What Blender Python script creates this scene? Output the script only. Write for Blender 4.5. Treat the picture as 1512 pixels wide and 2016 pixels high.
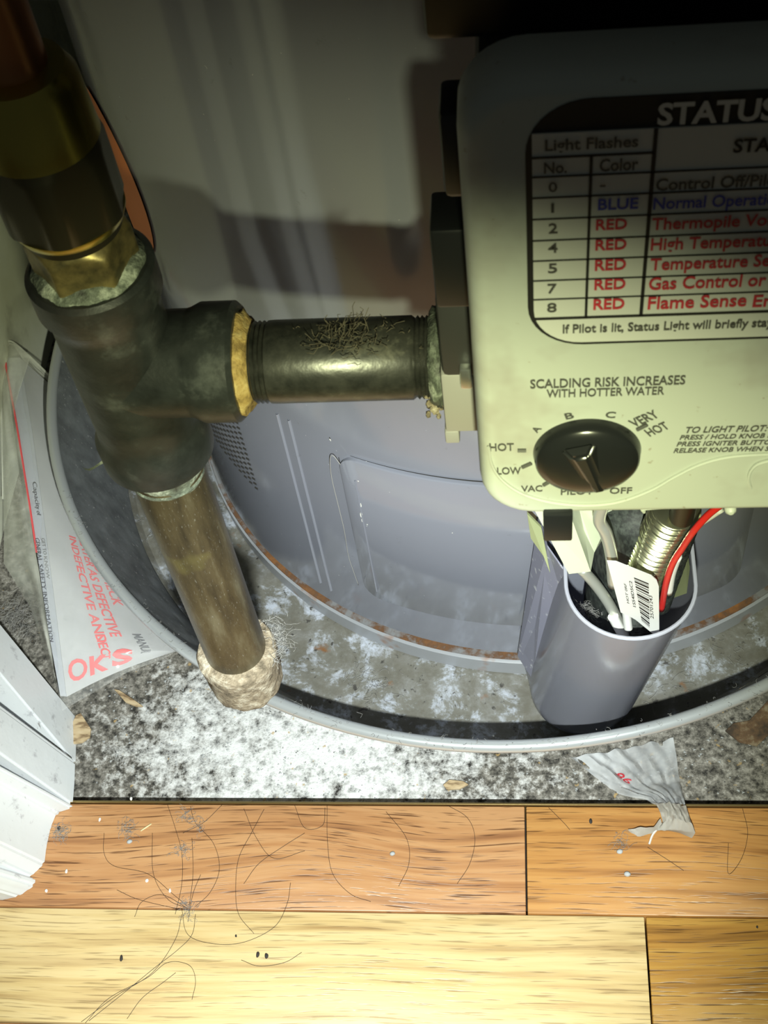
import bpy, bmesh, math, random
from mathutils import Vector, Matrix
random.seed(7)
C = bpy.context.scene.collection
S = bpy.context.scene
for o in list(bpy.data.objects): bpy.data.objects.remove(o)

# ---------------------------------------------------------------- camera (metres, floor boards at z = 0)
F = 2622.0                                    # focal length for a 1512 x 2016 frame
RX = Vector((.9939, .0480, -.0991)); DN = Vector((-.0180, -.8169, -.5765)); FW = Vector((-.1086, .5748, -.8111))
RX.normalize(); FW.normalize(); DN = FW.cross(RX).normalized(); RX = DN.cross(FW).normalized()
EYE = Vector((0, 0, .60))
cd = bpy.data.cameras.new('camera'); cam = bpy.data.objects.new('camera', cd); C.objects.link(cam)
cd.sensor_fit = 'VERTICAL'; cd.sensor_height = 24; cd.lens = 24 * F / 2016; cd.clip_start = .01
UPV = -DN; BK = -FW
cam.matrix_world = Matrix(((RX.x, UPV.x, BK.x, EYE.x), (RX.y, UPV.y, BK.y, EYE.y), (RX.z, UPV.z, BK.z, EYE.z), (0, 0, 0, 1)))
S.camera = cam
cd.dof.use_dof = True; cd.dof.focus_distance = .60; cd.dof.aperture_fstop = 44
S.view_settings.view_transform = 'Standard'; S.view_settings.look = 'None'
S.view_settings.gamma = 1; S.view_settings.use_curve_mapping = False
S.view_settings.exposure = 0.0
# ---------------------------------------------------------------- light: a dim room and one hand torch (blue-white core, yellow fringe)
w = bpy.data.worlds.new('room_dark'); S.world = w; w.use_nodes = True
w.node_tree.nodes['Background'].inputs[0].default_value = (.80, .88, .80, 1)
w.node_tree.nodes['Background'].inputs[1].default_value = .036
TORCH = Vector((.008, -.02, .50)); AIM = Vector((-.10, .275, 0))
def spot(name, e, col, deg, blend, r=.005):
    l = bpy.data.lights.new(name, 'SPOT'); l.energy = e; l.color = col; l.spot_size = math.radians(deg); l.spot_blend = blend
    l.shadow_soft_size = r; o = bpy.data.objects.new(name, l); C.objects.link(o); o.location = TORCH
    o.rotation_euler = (AIM - TORCH).to_track_quat('-Z', 'Y').to_euler()
spot('torch_core', 19, (.82, .90, 1.0), 49, .75)
spot('torch_halo', 8.0, (.95, 1.0, .56), 86, .90)

# ---------------------------------------------------------------- measuring helpers: where a sight line meets a real plane
def ray(px, py): return RX * ((px - 756) / F) + DN * ((py - 1008) / F) + FW
def at_z(px, py, z): d = ray(px, py); return EYE + d * ((z - EYE.z) / d.z)
def at_y(px, py, y): d = ray(px, py); return EYE + d * (y / d.y)
TC = Vector((.0035, .529, 0)); TR = .197          # heater axis and jacket radius
PC = Vector((-.0153, .513, 0)); PR = .2540         # drain pan axis and rim radius
ZC = -.015                                        # concrete level

# ---------------------------------------------------------------- object helpers
def wloc(o):
    v = Vector((0, 0, 0))
    while o is not None: v += o.location; o = o.parent
    return v
def obj(name, bm, m, parent=None, smooth=True, kind=None, label=None, angle=40):
    me = bpy.data.meshes.new(name)
    if isinstance(bm, bmesh.types.BMesh):
        if parent is not None: bmesh.ops.translate(bm, verts=bm.verts, vec=-wloc(parent))
        if smooth:
            a = math.radians(angle)
            for f in bm.faces: f.smooth = True
            for e in bm.edges:
                if len(e.link_faces) == 2 and e.calc_face_angle(0) > a: e.smooth = False
        bm.to_mesh(me); bm.free()
    o = bpy.data.objects.new(name, me); C.objects.link(o)
    if m is not None: me.materials.append(m)
    if parent is not None: o.parent = parent
    if kind: o['kind'] = kind
    if label: o['label'] = label
    return o
def tag(o, label, cat, group=None):
    o['label'] = label; o['category'] = cat
    if group: o['group'] = group
    return o
def thing(name, loc, label, cat, group=None):
    o = bpy.data.objects.new(name, None); C.objects.link(o); o.location = loc; o.empty_display_size = .02
    return tag(o, label, cat, group)
def NB(): return bmesh.new()
def box(bm, lo, hi, bevel=0, seg=2):
    b = bmesh.new(); bmesh.ops.create_cube(b, size=1)
    lo = Vector(lo); hi = Vector(hi)
    for v in b.verts: v.co = Vector(((lo[i] + hi[i]) / 2 + v.co[i] * (hi[i] - lo[i]) for i in range(3)))
    if bevel: bmesh.ops.bevel(b, geom=b.edges[:], offset=bevel, segments=seg, profile=.5, affect='EDGES')
    join(bm, b); return bm
def join(bm, b):
    me = bpy.data.meshes.new('t'); b.to_mesh(me); b.free(); bm.from_mesh(me); bpy.data.meshes.remove(me); return bm
def frame(ax):
    ax = Vector(ax).normalized(); t = Vector((0, 0, 1)) if abs(ax.z) < .9 else Vector((1, 0, 0))
    u = t.cross(ax).normalized(); return u, ax.cross(u), ax
def lathe(bm, org, ax, prof, seg=40, rfun=None, cap0=True, cap1=True, a0=0, a1=None):
    u, v, a = frame(ax); org = Vector(org); rings = []
    full = a1 is None; n = seg if full else seg + 1
    for (r, h) in prof:
        ring = []
        for k in range(n):
            th = a0 + (2 * math.pi if full else a1 - a0) * k / seg
            rr = rfun(r, h, th) if rfun else r
            ring.append(bm.verts.new(org + a * h + (u * math.cos(th) + v * math.sin(th)) * rr))
        rings.append(ring)
    for i in range(len(rings) - 1):
        for k in range(n if full else n - 1):
            k2 = (k + 1) % n; bm.faces.new((rings[i][k], rings[i][k2], rings[i + 1][k2], rings[i + 1][k]))
    if full and cap0: bm.faces.new(rings[0][::-1])
    if full and cap1: bm.faces.new(rings[-1])
    return bm
def spline(pts, n):
    pts = [Vector(p) for p in pts]; P = [2 * pts[0] - pts[1]] + pts + [2 * pts[-1] - pts[-2]]; out = []
    for i in range(1, len(P) - 2):
        for k in range(n):
            t = k / n; a, b, c, d = P[i - 1:i + 3]
            out.append(.5 * ((2 * b) + (c - a) * t + (2 * a - 5 * b + 4 * c - d) * t * t + (3 * b - a - 3 * c + d) * t ** 3))
    return out + [pts[-1]]
def tube(bm, pts, r, seg=8, sq=1.0):
    pts = [Vector(p) for p in pts]; rings = []; pu = None
    for i, p in enumerate(pts):
        t = (pts[min(i + 1, len(pts) - 1)] - pts[max(i - 1, 0)]).normalized()
        if pu is None: pu = frame(t)[0]
        u = (pu - t * pu.dot(t)).normalized(); v = t.cross(u); pu = u
        rr = r(i / (len(pts) - 1)) if callable(r) else r
        rings.append([bm.verts.new(p + (u * math.cos(2 * math.pi * k / seg) + v * math.sin(2 * math.pi * k / seg) * sq) * rr) for k in range(seg)])
    for i in range(len(rings) - 1):
        for k in range(seg):
            k2 = (k + 1) % seg; bm.faces.new((rings[i][k], rings[i][k2], rings[i + 1][k2], rings[i + 1][k]))
    bm.faces.new(rings[0][::-1]); bm.faces.new(rings[-1]); return bm
def prism(bm, lo, hi):                       # two matching rings of 3D points -> closed solid
    a = [bm.verts.new(p) for p in lo]; b = [bm.verts.new(p) for p in hi]; n = len(a)
    bm.faces.new(a[::-1]); bm.faces.new(b)
    for i in range(n): bm.faces.new((a[i], a[(i + 1) % n], b[(i + 1) % n], b[i]))
    bmesh.ops.recalc_face_normals(bm, faces=bm.faces); return bm
def sheet(bm, fn, nu, nv, th=0):             # grid of fn(u,v), thickened
    g = [[bm.verts.new(fn(i / nu, j / nv)) for j in range(nv + 1)] for i in range(nu + 1)]
    fs = [bm.faces.new((g[i][j], g[i + 1][j], g[i + 1][j + 1], g[i][j + 1])) for i in range(nu) for j in range(nv)]
    if th: bmesh.ops.solidify(bm, geom=fs, thickness=th)
    return bm
def rrect(x0, x1, z0, z1, r, n=7, corners=(1, 1, 1, 1)):   # rounded rectangle, counter-clockwise from lower left
    out = []
    for (cx, cz, a, on) in ((x0 + r, z0 + r, 180, corners[0]), (x1 - r, z0 + r, 270, corners[1]), (x1 - r, z1 - r, 0, corners[2]), (x0 + r, z1 - r, 90, corners[3])):
        if on: out += [(cx + r * math.cos(math.radians(a + 90 * k / n)), cz + r * math.sin(math.radians(a + 90 * k / n))) for k in range(n + 1)]
        else: out.append((cx + r * (-1 if a in (180, 90) else 1), cz + r * (-1 if a in (180, 270) else 1)))
    return out
def bez(p, q, t): return p + (q - p) * t
def polyat(pts, t):                          # point at parameter t along a list of points
    x = t * (len(pts) - 1); i = min(int(x), len(pts) - 2); return pts[i].lerp(pts[i + 1], x - i)

# ---------------------------------------------------------------- materials
def mat(name, col=(.5, .5, .5), rough=.5, metal=0.0, build=None, spec=.5, coat=0):
    m = bpy.data.materials.new(name); m.use_nodes = True; nt = m.node_tree; b = nt.nodes['Principled BSDF']
    b.inputs['Base Color'].default_value = (*col, 1); b.inputs['Roughness'].default_value = rough
    b.inputs['Metallic'].default_value = metal; b.inputs['Specular IOR Level'].default_value = spec
    if coat: b.inputs['Coat Weight'].default_value = coat; b.inputs['Coat Roughness'].default_value = .12
    if build: build(Nd(nt), b)
    return m
class Nd:
    def __init__(s, nt): s.nt = nt; s.tc = nt.nodes.new('ShaderNodeTexCoord').outputs['Object']
    def l(s, a, b): s.nt.links.new(a, b)
    def map(s, sc, rot=(0, 0, 0), vec=None):
        n = s.nt.nodes.new('ShaderNodeMapping'); n.inputs['Scale'].default_value = sc; n.inputs['Rotation'].default_value = rot
        s.l(vec or s.tc, n.inputs[0]); return n.outputs[0]
    def noise(s, scale=10, detail=4, rough=.55, vec=None, dist=0):
        n = s.nt.nodes.new('ShaderNodeTexNoise'); n.inputs['Scale'].default_value = scale; n.inputs['Detail'].default_value = detail
        n.inputs['Roughness'].default_value = rough; n.inputs['Distortion'].default_value = dist; s.l(vec or s.tc, n.inputs['Vector']); return n.outputs[0]
    def voro(s, scale, vec=None, out='Distance'):
        n = s.nt.nodes.new('ShaderNodeTexVoronoi'); n.inputs['Scale'].default_value = scale; s.l(vec or s.tc, n.inputs['Vector']); return n.outputs[out]
    def wave(s, scale, dist, dscale, vec=None):
        n = s.nt.nodes.new('ShaderNodeTexWave'); n.bands_direction = 'Y'; n.inputs['Scale'].default_value = scale; n.inputs['Distortion'].default_value = dist
        n.inputs['Detail Scale'].default_value = dscale; n.inputs['Detail'].default_value = 2; s.l(vec or s.tc, n.inputs['Vector']); return n.outputs['Fac']
    def ramp(s, f, stops):
        n = s.nt.nodes.new('ShaderNodeValToRGB'); e = n.color_ramp.elements
        while len(e) < len(stops): e.new(.5)
        for i, (p, c) in enumerate(stops): e[i].position = p; e[i].color = (*c, 1) if len(c) == 3 else c
        s.l(f, n.inputs[0]); return n.outputs[0]
    def step(s, f, a, b): return s.ramp(f, [(a, (0, 0, 0)), (b, (1, 1, 1))])
    def mix(s, f, a, b, mode='MIX'):
        n = s.nt.nodes.new('ShaderNodeMixRGB'); n.blend_type = mode
        for i, x in enumerate((f, a, b)):
            if isinstance(x, (int, float)): n.inputs[i].default_value = x if i == 0 else (x, x, x, 1)
            elif isinstance(x, tuple): n.inputs[i].default_value = (*x, 1)
            else: s.l(x, n.inputs[i])
        return n.outputs[0]
    def bump(s, b, h, strength=.3, dist=.001):
        n = s.nt.nodes.new('ShaderNodeBump'); n.inputs['Strength'].default_value = strength; n.inputs['Distance'].default_value = dist
        s.l(h, n.inputs['Height']); s.l(n.outputs[0], b.inputs['Normal'])

def oak(name, pale, mid, dark, wob, seed, tilt=0.0, pst=.8):
    def f(n, b):
        mp = n.nt.nodes.new('ShaderNodeMapping'); mp.inputs['Location'].default_value = (seed, seed * .7, 0); n.l(n.tc, mp.inputs[0]); p0 = mp.outputs[0]
        lf = n.noise(7, 1, .4, n.map((1, 2.2, 1), vec=p0))
        warp = n.mix(wob, p0, lf, 'ADD')
        rings = n.noise(1, 3, .6, n.map((9, 190, 1), vec=warp))
        c = n.ramp(rings, [(.30, dark), (.46, mid), (.60, pale), (.8, mid)])
        c = n.mix(n.step(n.noise(1, 2, .5, n.map((10, 60, 1), vec=warp)), .35, .7), c, n.mix(.5, c, pale))
        pores = n.step(n.noise(1, 2, .55, n.map((40, 1050, 1), (0, 0, tilt), vec=warp)), .57, .66)
        c = n.mix(n.mix(pst, 0.0, pores), c, tuple(x * .5 for x in dark))
        n.l(c, b.inputs['Base Color']); n.bump(b, n.mix(1.0, 1.0, pores, 'SUBTRACT'), .25, .0006)
        n.l(n.ramp(n.noise(25, 3), [(.3, (.30, .30, .30)), (.7, (.46, .46, .46))]), b.inputs['Roughness'])
    return mat(name, rough=.4, build=f, spec=.4)
OAK_A = oak('oak_reddish', (.50, .27, .125), (.41, .195, .080), (.23, .095, .040), .030, 1.3, .02, .9)
OAK_B = oak('oak_golden', (.50, .255, .082), (.42, .195, .058), (.22, .09, .028), .014, 5.1, -.02, .75)
OAK_C = oak('oak_pale', (.66, .50, .26), (.58, .415, .19), (.36, .22, .09), .010, 9.7, .06, .55)
OAK_D = oak('oak_dark_gold', (.46, .25, .055), (.36, .17, .035), (.16, .065, .014), .014, 14.2, .04, .8)

def f_conc(n, b):
    big = n.noise(11, 4, .6); sm = n.noise(200, 5, .75); mid = n.noise(75, 5, .7); fine = n.noise(520, 3, .6)
    c = n.ramp(sm, [(.36, (.030, .028, .026)), (.47, (.13, .12, .105)), (.58, (.27, .25, .225)), (.72, (.48, .46, .43))])
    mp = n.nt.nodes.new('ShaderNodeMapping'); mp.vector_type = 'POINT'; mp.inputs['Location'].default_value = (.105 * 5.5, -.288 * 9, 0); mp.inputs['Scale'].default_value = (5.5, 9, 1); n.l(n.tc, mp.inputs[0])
    g = n.nt.nodes.new('ShaderNodeTexGradient'); g.gradient_type = 'SPHERICAL'; n.l(mp.outputs[0], g.inputs[0])     # torch glow painted in: whitens the concrete toward the beam centre
    dust = n.mix(.36, n.mix(.55, mid, sm), n.mix(.62, big, g.outputs['Fac']))  # real mottled dust, weighted by the painted beam glow
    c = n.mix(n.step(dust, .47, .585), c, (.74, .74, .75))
    c = n.mix(n.step(n.noise(250, 2, .5), .69, .75), c, n.mix(.7, c, (.46, .31, .13)))
    c = n.mix(n.step(fine, .66, .72), c, (.05, .05, .05))
    n.l(c, b.inputs['Base Color']); n.bump(b, sm, .8, .0016)
CONC = mat('dusty_lit_concrete', rough=.8, build=f_conc, spec=.25)
def f_wall(n, b):
    c = n.ramp(n.noise(14, 5, .6), [(.33, (.40, .39, .32)), (.47, (.78, .79, .66)), (.7, (.86, .88, .78))])
    n.l(c, b.inputs['Base Color']); n.bump(b, n.noise(60, 3), .15, .001)
WALL = mat('closet_wall_paint', rough=.6, build=f_wall)
def f_trim(n, b):
    c = n.mix(n.step(n.noise(90, 6, .75), .58, .70), (.70, .72, .75), (.40, .40, .43))
    c = n.mix(n.step(n.noise(1, 4, .6, n.map((300, 60, 40))), .70, .76), c, (.30, .29, .29))
    n.l(c, b.inputs['Base Color']); n.bump(b, n.noise(45, 4), .35, .0015)
TRIM = mat('scuffed_white_trim_paint', rough=.38, build=f_trim)
GAP = mat('dark_joint', (.025, .022, .02), .9)
BRASS_STRIP = mat('brass_edge', (.55, .40, .17), .3, .9)
def f_jacket(n, b):
    c = n.mix(n.step(n.noise(120, 4, .7), .66, .74), (.215, .222, .268), (.185, .19, .225))
    c = n.mix(n.step(n.noise(520, 2, .6), .765, .80), c, (.55, .55, .58))
    n.l(c, b.inputs['Base Color'])
JACKET = mat('tank_jacket_enamel', rough=.10, build=f_jacket, spec=.60)
def f_base(n, b):
    c = n.mix(n.step(n.noise(22, 4, .7), .54, .64), (.31, .32, .35), (.26, .11, .035)); n.l(c, b.inputs['Base Color'])
BASE = mat('tank_base_ring', rough=.35, build=f_base)
def f_rust(n, b): n.l(n.ramp(n.noise(38, 5, .7), [(.40, (.20, .20, .21)), (.50, (.12, .06, .03)), (.68, (.30, .12, .03))]), b.inputs['Base Color'])
RUST = mat('rust', rough=.85, build=f_rust)
def f_pan(n, b):
    g = n.noise(55, 5, .65); d = n.noise(48, 6, .75, dist=.25); sp = n.noise(230, 3, .6)
    c = n.ramp(g, [(.3, (.16, .16, .145)), (.52, (.27, .27, .255)), (.7, (.42, .43, .45))])
    c = n.mix(n.step(d, .42, .66), n.mix(.62, c, (.12, .105, .075)), c)
    c = n.mix(n.step(d, .52, .64), c, n.mix(.7, c, (.66, .71, .86)))
    c = n.mix(n.step(sp, .63, .70), c, (.07, .065, .06))
    c = n.mix(n.step(n.noise(34, 4, .7), .66, .74), c, (.24, .105, .035))
    n.l(c, b.inputs['Base Color']); n.bump(b, g, .4, .001)
PANFLOOR = mat('dusty_galvanised_steel', rough=.55, metal=.15, build=f_pan)
def f_gal(n, b):
    c = n.ramp(n.noise(80, 4, .6), [(.3, (.22, .23, .24)), (.7, (.40, .42, .44))])
    c = n.mix(n.step(n.noise(420, 2, .6), .66, .72), c, (.62, .63, .64))
    n.l(c, b.inputs['Base Color']); n.l(n.ramp(n.noise(30, 4), [(.3, (.3, .3, .3)), (.7, (.5, .5, .5))]), b.inputs['Roughness'])
GALV = mat('galvanised_steel', rough=.4, metal=.15, build=f_gal)
RIM = mat('rolled_rim_steel', (.52, .54, .56), .25, .45)
def f_iron(n, b):
    c = n.ramp(n.noise(60, 5, .65), [(.3, (.008, .0095, .0095)), (.56, (.022, .025, .025)), (.76, (.085, .092, .090))])
    c = n.mix(n.step(n.noise(22, 3, .6), .56, .70), c, n.mix(.4, c, (.075, .055, .052)))
    n.l(c, b.inputs['Base Color']); n.bump(b, n.noise(150, 4), .35, .0008)
IRON = mat('black_malleable_iron', rough=.42, build=f_iron, spec=.6)
def f_nip(n, b):
    c = n.ramp(n.noise(70, 5, .7), [(.35, (.010, .011, .010)), (.58, (.035, .035, .031)), (.75, (.13, .125, .10))])
    n.l(c, b.inputs['Base Color']); n.bump(b, n.noise(220, 3), .3, .0005)
BLACKPIPE = mat('dusty_black_pipe', rough=.33, build=f_nip, spec=.65)
def f_leg(n, b):
    st = n.noise(1, 4, .6, n.map((160, 160, 26))); sc = n.noise(1, 3, .6, n.map((2200, 2200, 520), (.5, .3, .2)))
    c = n.ramp(st, [(.3, (.026, .020, .012)), (.52, (.062, .047, .025)), (.72, (.125, .108, .068))])
    c = n.mix(n.step(n.noise(24, 3), .58, .70), c, (.145, .125, .04)); c = n.mix(n.step(sc, .63, .80), c, (.22, .21, .18))
    n.l(c, b.inputs['Base Color']); n.bump(b, sc, .3, .0004)
LEGPIPE = mat('worn_brown_pipe', rough=.36, metal=.25, build=f_leg)
def f_dope(n, b):
    v = n.noise(160, 5, .7); c = n.ramp(v, [(.3, (.07, .055, .035)), (.5, (.25, .20, .14)), (.72, (.58, .53, .43))]); n.l(c, b.inputs['Base Color']); n.bump(b, v, .9, .002)
CRUST = mat('crusted_pipe_compound', rough=.85, build=f_dope)
def f_och(n, b):
    v = n.noise(150, 4, .7); n.l(n.ramp(v, [(.3, (.10, .06, .02)), (.5, (.36, .24, .08)), (.72, (.52, .40, .18))]), b.inputs['Base Color']); n.bump(b, v, .8, .0015)
OCHRE = mat('ochre_pipe_compound', rough=.8, build=f_och)
def f_grn(n, b):
    v = n.noise(130, 5, .7); n.l(n.ramp(v, [(.34, (.03, .032, .028)), (.5, (.13, .15, .12)), (.66, (.50, .54, .46))]), b.inputs['Base Color']); n.bump(b, v, .9, .0015)
PALEDOPE = mat('pale_green_pipe_compound', rough=.6, build=f_grn)
BRASS = mat('brass', (.44, .37, .085), .27, .95)
DBRASS = mat('tarnished_brass', (.060, .054, .034), .40, .7)
def f_hex(n, b): n.l(n.ramp(n.noise(160, 4, .6), [(.35, (.10, .085, .04)), (.65, (.32, .25, .10))]), b.inputs['Base Color'])
HEXB = mat('dusty_brass_hex', rough=.4, metal=.6, build=f_hex)
COPPER = mat('copper', (.50, .23, .11), .32, .9)
def f_cov(n, b):
    c = n.mix(n.step(n.noise(26, 4, .65), .56, .72), (.47, .50, .46), (.38, .375, .345)); c = n.mix(n.step(n.noise(420, 2), .70, .76), c, (.35, .33, .28)); n.l(c, b.inputs['Base Color'])
COVER = mat('cream_valve_cover', rough=.42, build=f_cov)
BLK = mat('black_plastic', (.010, .011, .012), .35)
KNOB = mat('black_knob_plastic', (.012, .013, .014), .22, spec=.6)
GREYCAST = mat('grey_cast_aluminium', (.42, .41, .40), .5, .3)
DGREY = mat('dark_grey_casting', (.035, .036, .036), .5, .2)
SCREW = mat('bright_screw', (.65, .68, .66), .25, .9)
PRBLK = mat('black_print', (.012, .012, .012), .55); PRRED = mat('red_print', (.50, .035, .05), .55); PRBLU = mat('blue_print', (.05, .07, .42), .55)
PRGRY = mat('grey_print', (.07, .07, .065), .55)
LABELW = mat('label_silver_white', (.60, .61, .58), .45); LABELT = mat('pale_print', (.66, .66, .64), .5)
ORANGE = mat('orange_sticker', (.85, .22, .05), .45)
TUBEM = mat('grey_smoke_plastic', (.44, .445, .52), .17, spec=.7, coat=.5)
def f_flap(n, b):
    c = n.mix(n.step(n.noise(260, 3, .6), .62, .70), (.22, .22, .29), (.48, .48, .52)); n.l(c, b.inputs['Base Color'])
TUBED = mat('dusty_smoke_plastic', rough=.4, build=f_flap)
BRACKET = mat('pale_glossy_bracket', (.74, .80, .58), .22)
TUBING = mat('grey_aluminium_tubing', (.50, .51, .45), .32, .5)
STEELFLEX = mat('zinc_yellow_flex', (.60, .60, .40), .22, .95)
BRAID = mat('black_braided_sleeve', rough=.6, build=lambda n, b: (n.l(n.ramp(n.noise(1, 3, .6, n.map((500, 500, 160), (.2, .6, .4))), [(.4, (.008, .010, .009)), (.7, (.055, .065, .055))]), b.inputs['Base Color'])))
TAG = mat('white_paper_tag', (.74, .74, .73), .5); WHITEP = mat('white_plastic', (.82, .82, .78), .35)
REDW = mat('red_wire', (.72, .025, .02), .3); OLIVE = mat('olive_sliver_and_lit_wall', (.35, .38, .20), .35)
PAPER = mat('manual_paper', (.80, .80, .82), .6); PAPERY = mat('manual_grey_strip', (.72, .74, .80), .6)
REDINK = mat('red_manual_ink', (.78, .10, .11), .5); GREYINK = mat('grey_manual_ink', (.15, .15, .17), .5)
def film(name, alpha, tint, rough=.12):
    m = bpy.data.materials.new(name); m.use_nodes = True; nt = m.node_tree; nt.nodes.remove(nt.nodes['Principled BSDF']); out = nt.nodes['Material Output']
    t = nt.nodes.new('ShaderNodeBsdfTransparent'); g = nt.nodes.new('ShaderNodeBsdfPrincipled'); x = nt.nodes.new('ShaderNodeMixShader')
    g.inputs['Base Color'].default_value = (*tint, 1); g.inputs['Roughness'].default_value = rough; g.inputs['Specular IOR Level'].default_value = .8
    n = Nd(nt); f = n.ramp(n.noise(28, 4, .6), [(.3, (alpha * .5,) * 3), (.75, (min(1, alpha * 1.7),) * 3)])
    nt.links.new(f, x.inputs[0]); nt.links.new(t.outputs[0], x.inputs[1]); nt.links.new(g.outputs[0], x.inputs[2]); nt.links.new(x.outputs[0], out.inputs[0]); return m
FILM = film('clear_plastic_film', .14, (.86, .86, .85)); FILMY = film('cloudy_plastic_film', .36, (.88, .88, .80)); SCRAP = film('crumpled_clear_film', .50, (.72, .73, .76), .2)
SCRAPW = mat('milky_torn_film', (.66, .63, .58), .35)
LINT = mat('grey_lint', (.34, .33, .32), .9); HAIR = mat('dark_hair', (.035, .022, .016), .5); BROWNLINT = mat('brown_lint', (.10, .085, .06), .9)
def f_card(n, b): n.l(n.ramp(n.noise(1, 3, .6, n.map((90, 300, 1), (0, 0, .5))), [(.4, (.20, .13, .07)), (.5, (.46, .34, .20)), (.7, (.55, .43, .28))]), b.inputs['Base Color'])
CARD = mat('cardboard_chip', rough=.8, build=f_card)
FLAKE = mat('brown_flake', rough=.9, build=lambda n, b: n.l(n.ramp(n.noise(90, 5, .7), [(.4, (.05, .035, .025)), (.55, (.13, .075, .04)), (.7, (.30, .25, .17))]), b.inputs['Base Color']))
STONE = mat('grey_grit', (.40, .41, .42), .7); CRUMB = mat('dark_crumb', (.03, .025, .022), .8); GRAIN = mat('white_grain', (.85, .84, .80), .6); STRAWM = mat('straw', (.72, .60, .34), .6)

# ---------------------------------------------------------------- lettering: flat text mesh mapped through a function (tx, ty) -> point
def glyphs(text, bold=0):
    cu = bpy.data.curves.new('t', 'FONT'); cu.body = text; cu.size = 1; cu.offset = bold; cu.resolution_u = 3
    o = bpy.data.objects.new('t', cu); C.objects.link(o); dg = bpy.context.evaluated_depsgraph_get(); dg.update()
    me = bpy.data.meshes.new_from_object(o.evaluated_get(dg)); bpy.data.objects.remove(o); bpy.data.curves.remove(cu)
    vs = [v.co.copy() for v in me.vertices]; fs = [tuple(p.vertices) for p in me.polygons]; bpy.data.meshes.remove(me)
    return vs, fs
CAPH = .729
def letter(text, fn, m, parent, bold=.012, name='lettering', sub=1):
    vs, fs = glyphs(text, bold)
    x0 = min(v.x for v in vs); x1 = max(v.x for v in vs); bm = NB(); bvs = []
    for v in vs: bvs.append(bm.verts.new(fn((v.x - x0) / (x1 - x0), v.y / CAPH)))
    for f in fs:
        try: bm.faces.new([bvs[i] for i in f])
        except ValueError: pass
    return obj(name, bm, m, parent, smooth=False)
YF = .190                                    # plane of the valve front
def face_text(text, l, r, base, top, m, parent, bold=.012, y=YF - .0009, rot=0, shear=0, name='lettering'):
    a = at_y(l, base, y); b = at_y(r, base, y); t = at_y(l, top, y); wd = b.x - a.x; ht = t.z - a.z; zb = (a.z + b.z) / 2
    cx, cz = (a.x + b.x) / 2, zb + ht / 2; c, s = math.cos(rot), math.sin(rot)
    def fn(u, v):
        x = (u - .5) * wd + shear * v * ht; z = (v - .5) * ht
        return Vector((cx + x * c - z * s, y, cz + x * s + z * c))
    return letter(text, fn, m, parent, bold, name)

# ================================================================ SETTING
def struct(o): o['kind'] = 'structure'; return o
floor = struct(obj('floor', box(NB(), (-.75, -.5, -.05), (.7, .2535, -.019)), GAP, smooth=False))
def plank(x0, x1, y0, y1, m, dz=0):
    g = .00035
    obj('plank', box(NB(), (x0 + g, y0 + g, -.0188), (x1 - g, y1 - g, dz), .0006, 2), m, floor)
plank(-.75, -.0045, .2008, .2528, OAK_A); plank(-.0045, .7, .2008, .2528, OAK_B, -.0001)
plank(-.75, .0482, .1485, .2008, OAK_C); plank(.0482, .7, .1485, .2008, OAK_D, -.0001)
for i in range(1, 12):
    y1 = .1485 - (i - 1) * .052; xs = (-.75, -.35 + .37 * ((i * 5) % 7) / 7, .7)
    plank(xs[0], xs[1], y1 - .052, y1, (OAK_B, OAK_A, OAK_C)[i % 3]); plank(xs[1], xs[2], y1 - .052, y1, (OAK_C, OAK_B, OAK_A)[i % 3])
obj('edge_strip', box(NB(), (-.75, .2530, -.0188), (.7, .2541, .0004), .0002, 1), BRASS_STRIP, floor, label='thin brass strip along the board edge')
slab = NB(); sheet(slab, lambda u, v: Vector((-.75 + 1.45 * u, .2545 + .70 * v, ZC + .0007 * math.sin(u * 37 + v * 11) * math.sin(v * 23 + 2))), 120, 60)
lo = [v for v in slab.verts]; ext = bmesh.ops.extrude_face_region(slab, geom=slab.faces[:]); bmesh.ops.translate(slab, verts=[g for g in ext['geom'] if isinstance(g, bmesh.types.BMVert)], vec=(0, 0, -.03)); bmesh.ops.recalc_face_normals(slab, faces=slab.faces)
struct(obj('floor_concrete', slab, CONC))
struct(obj('wall_left', box(NB(), (-.36, .315, ZC - .03), (-.305, .97, 1.2)), WALL, smooth=False))
struct(obj('wall_back', box(NB(), (-.305, .93, ZC - .03), (.55, .97, 1.2)), WALL, smooth=False))
struct(obj('wall_right', box(NB(), (.50, .2545, ZC - .03), (.55, .93, 1.2)), WALL, smooth=False))

# door casing at the left: ragged foot on the floor, shaft leaning out of frame then upright
def casing(name, foot, m, ztop=.95, lean=(-.40, .06), zk=.10, foot_z=None):
    bm = NB(); n = len(foot); fz = foot_z or [.0003] * n
    r0 = [bm.verts.new((x, y, fz[i])) for i, (x, y) in enumerate(foot)]
    r1 = [bm.verts.new((x + lean[0] * zk, y + lean[1] * zk, zk)) for x, y in foot]
    r2 = [bm.verts.new((x + lean[0] * zk, y + lean[1] * zk, ztop)) for x, y in foot]
    for a, b in ((r0, r1), (r1, r2)):
        for i in range(n): bm.faces.new((a[i], a[(i + 1) % n], b[(i + 1) % n], b[i]))
    bm.faces.new(r0[::-1]); bm.faces.new(r2); bmesh.ops.recalc_face_normals(bm, faces=bm.faces)
    bmesh.ops.bevel(bm, geom=[e for e in bm.edges if abs((e.verts[0].co - e.verts[1].co).normalized().z) > .8], offset=.0012, segments=2, affect='EDGES')
    return struct(obj(name, bm, m, angle=25))
casing('trim_1', [(-.345, .2805), (-.2345, .2805), (-.2365, .292), (-.2400, .3085), (-.345, .318)], TRIM, foot_z=[ZC] * 5, lean=(-.42, .34))
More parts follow.
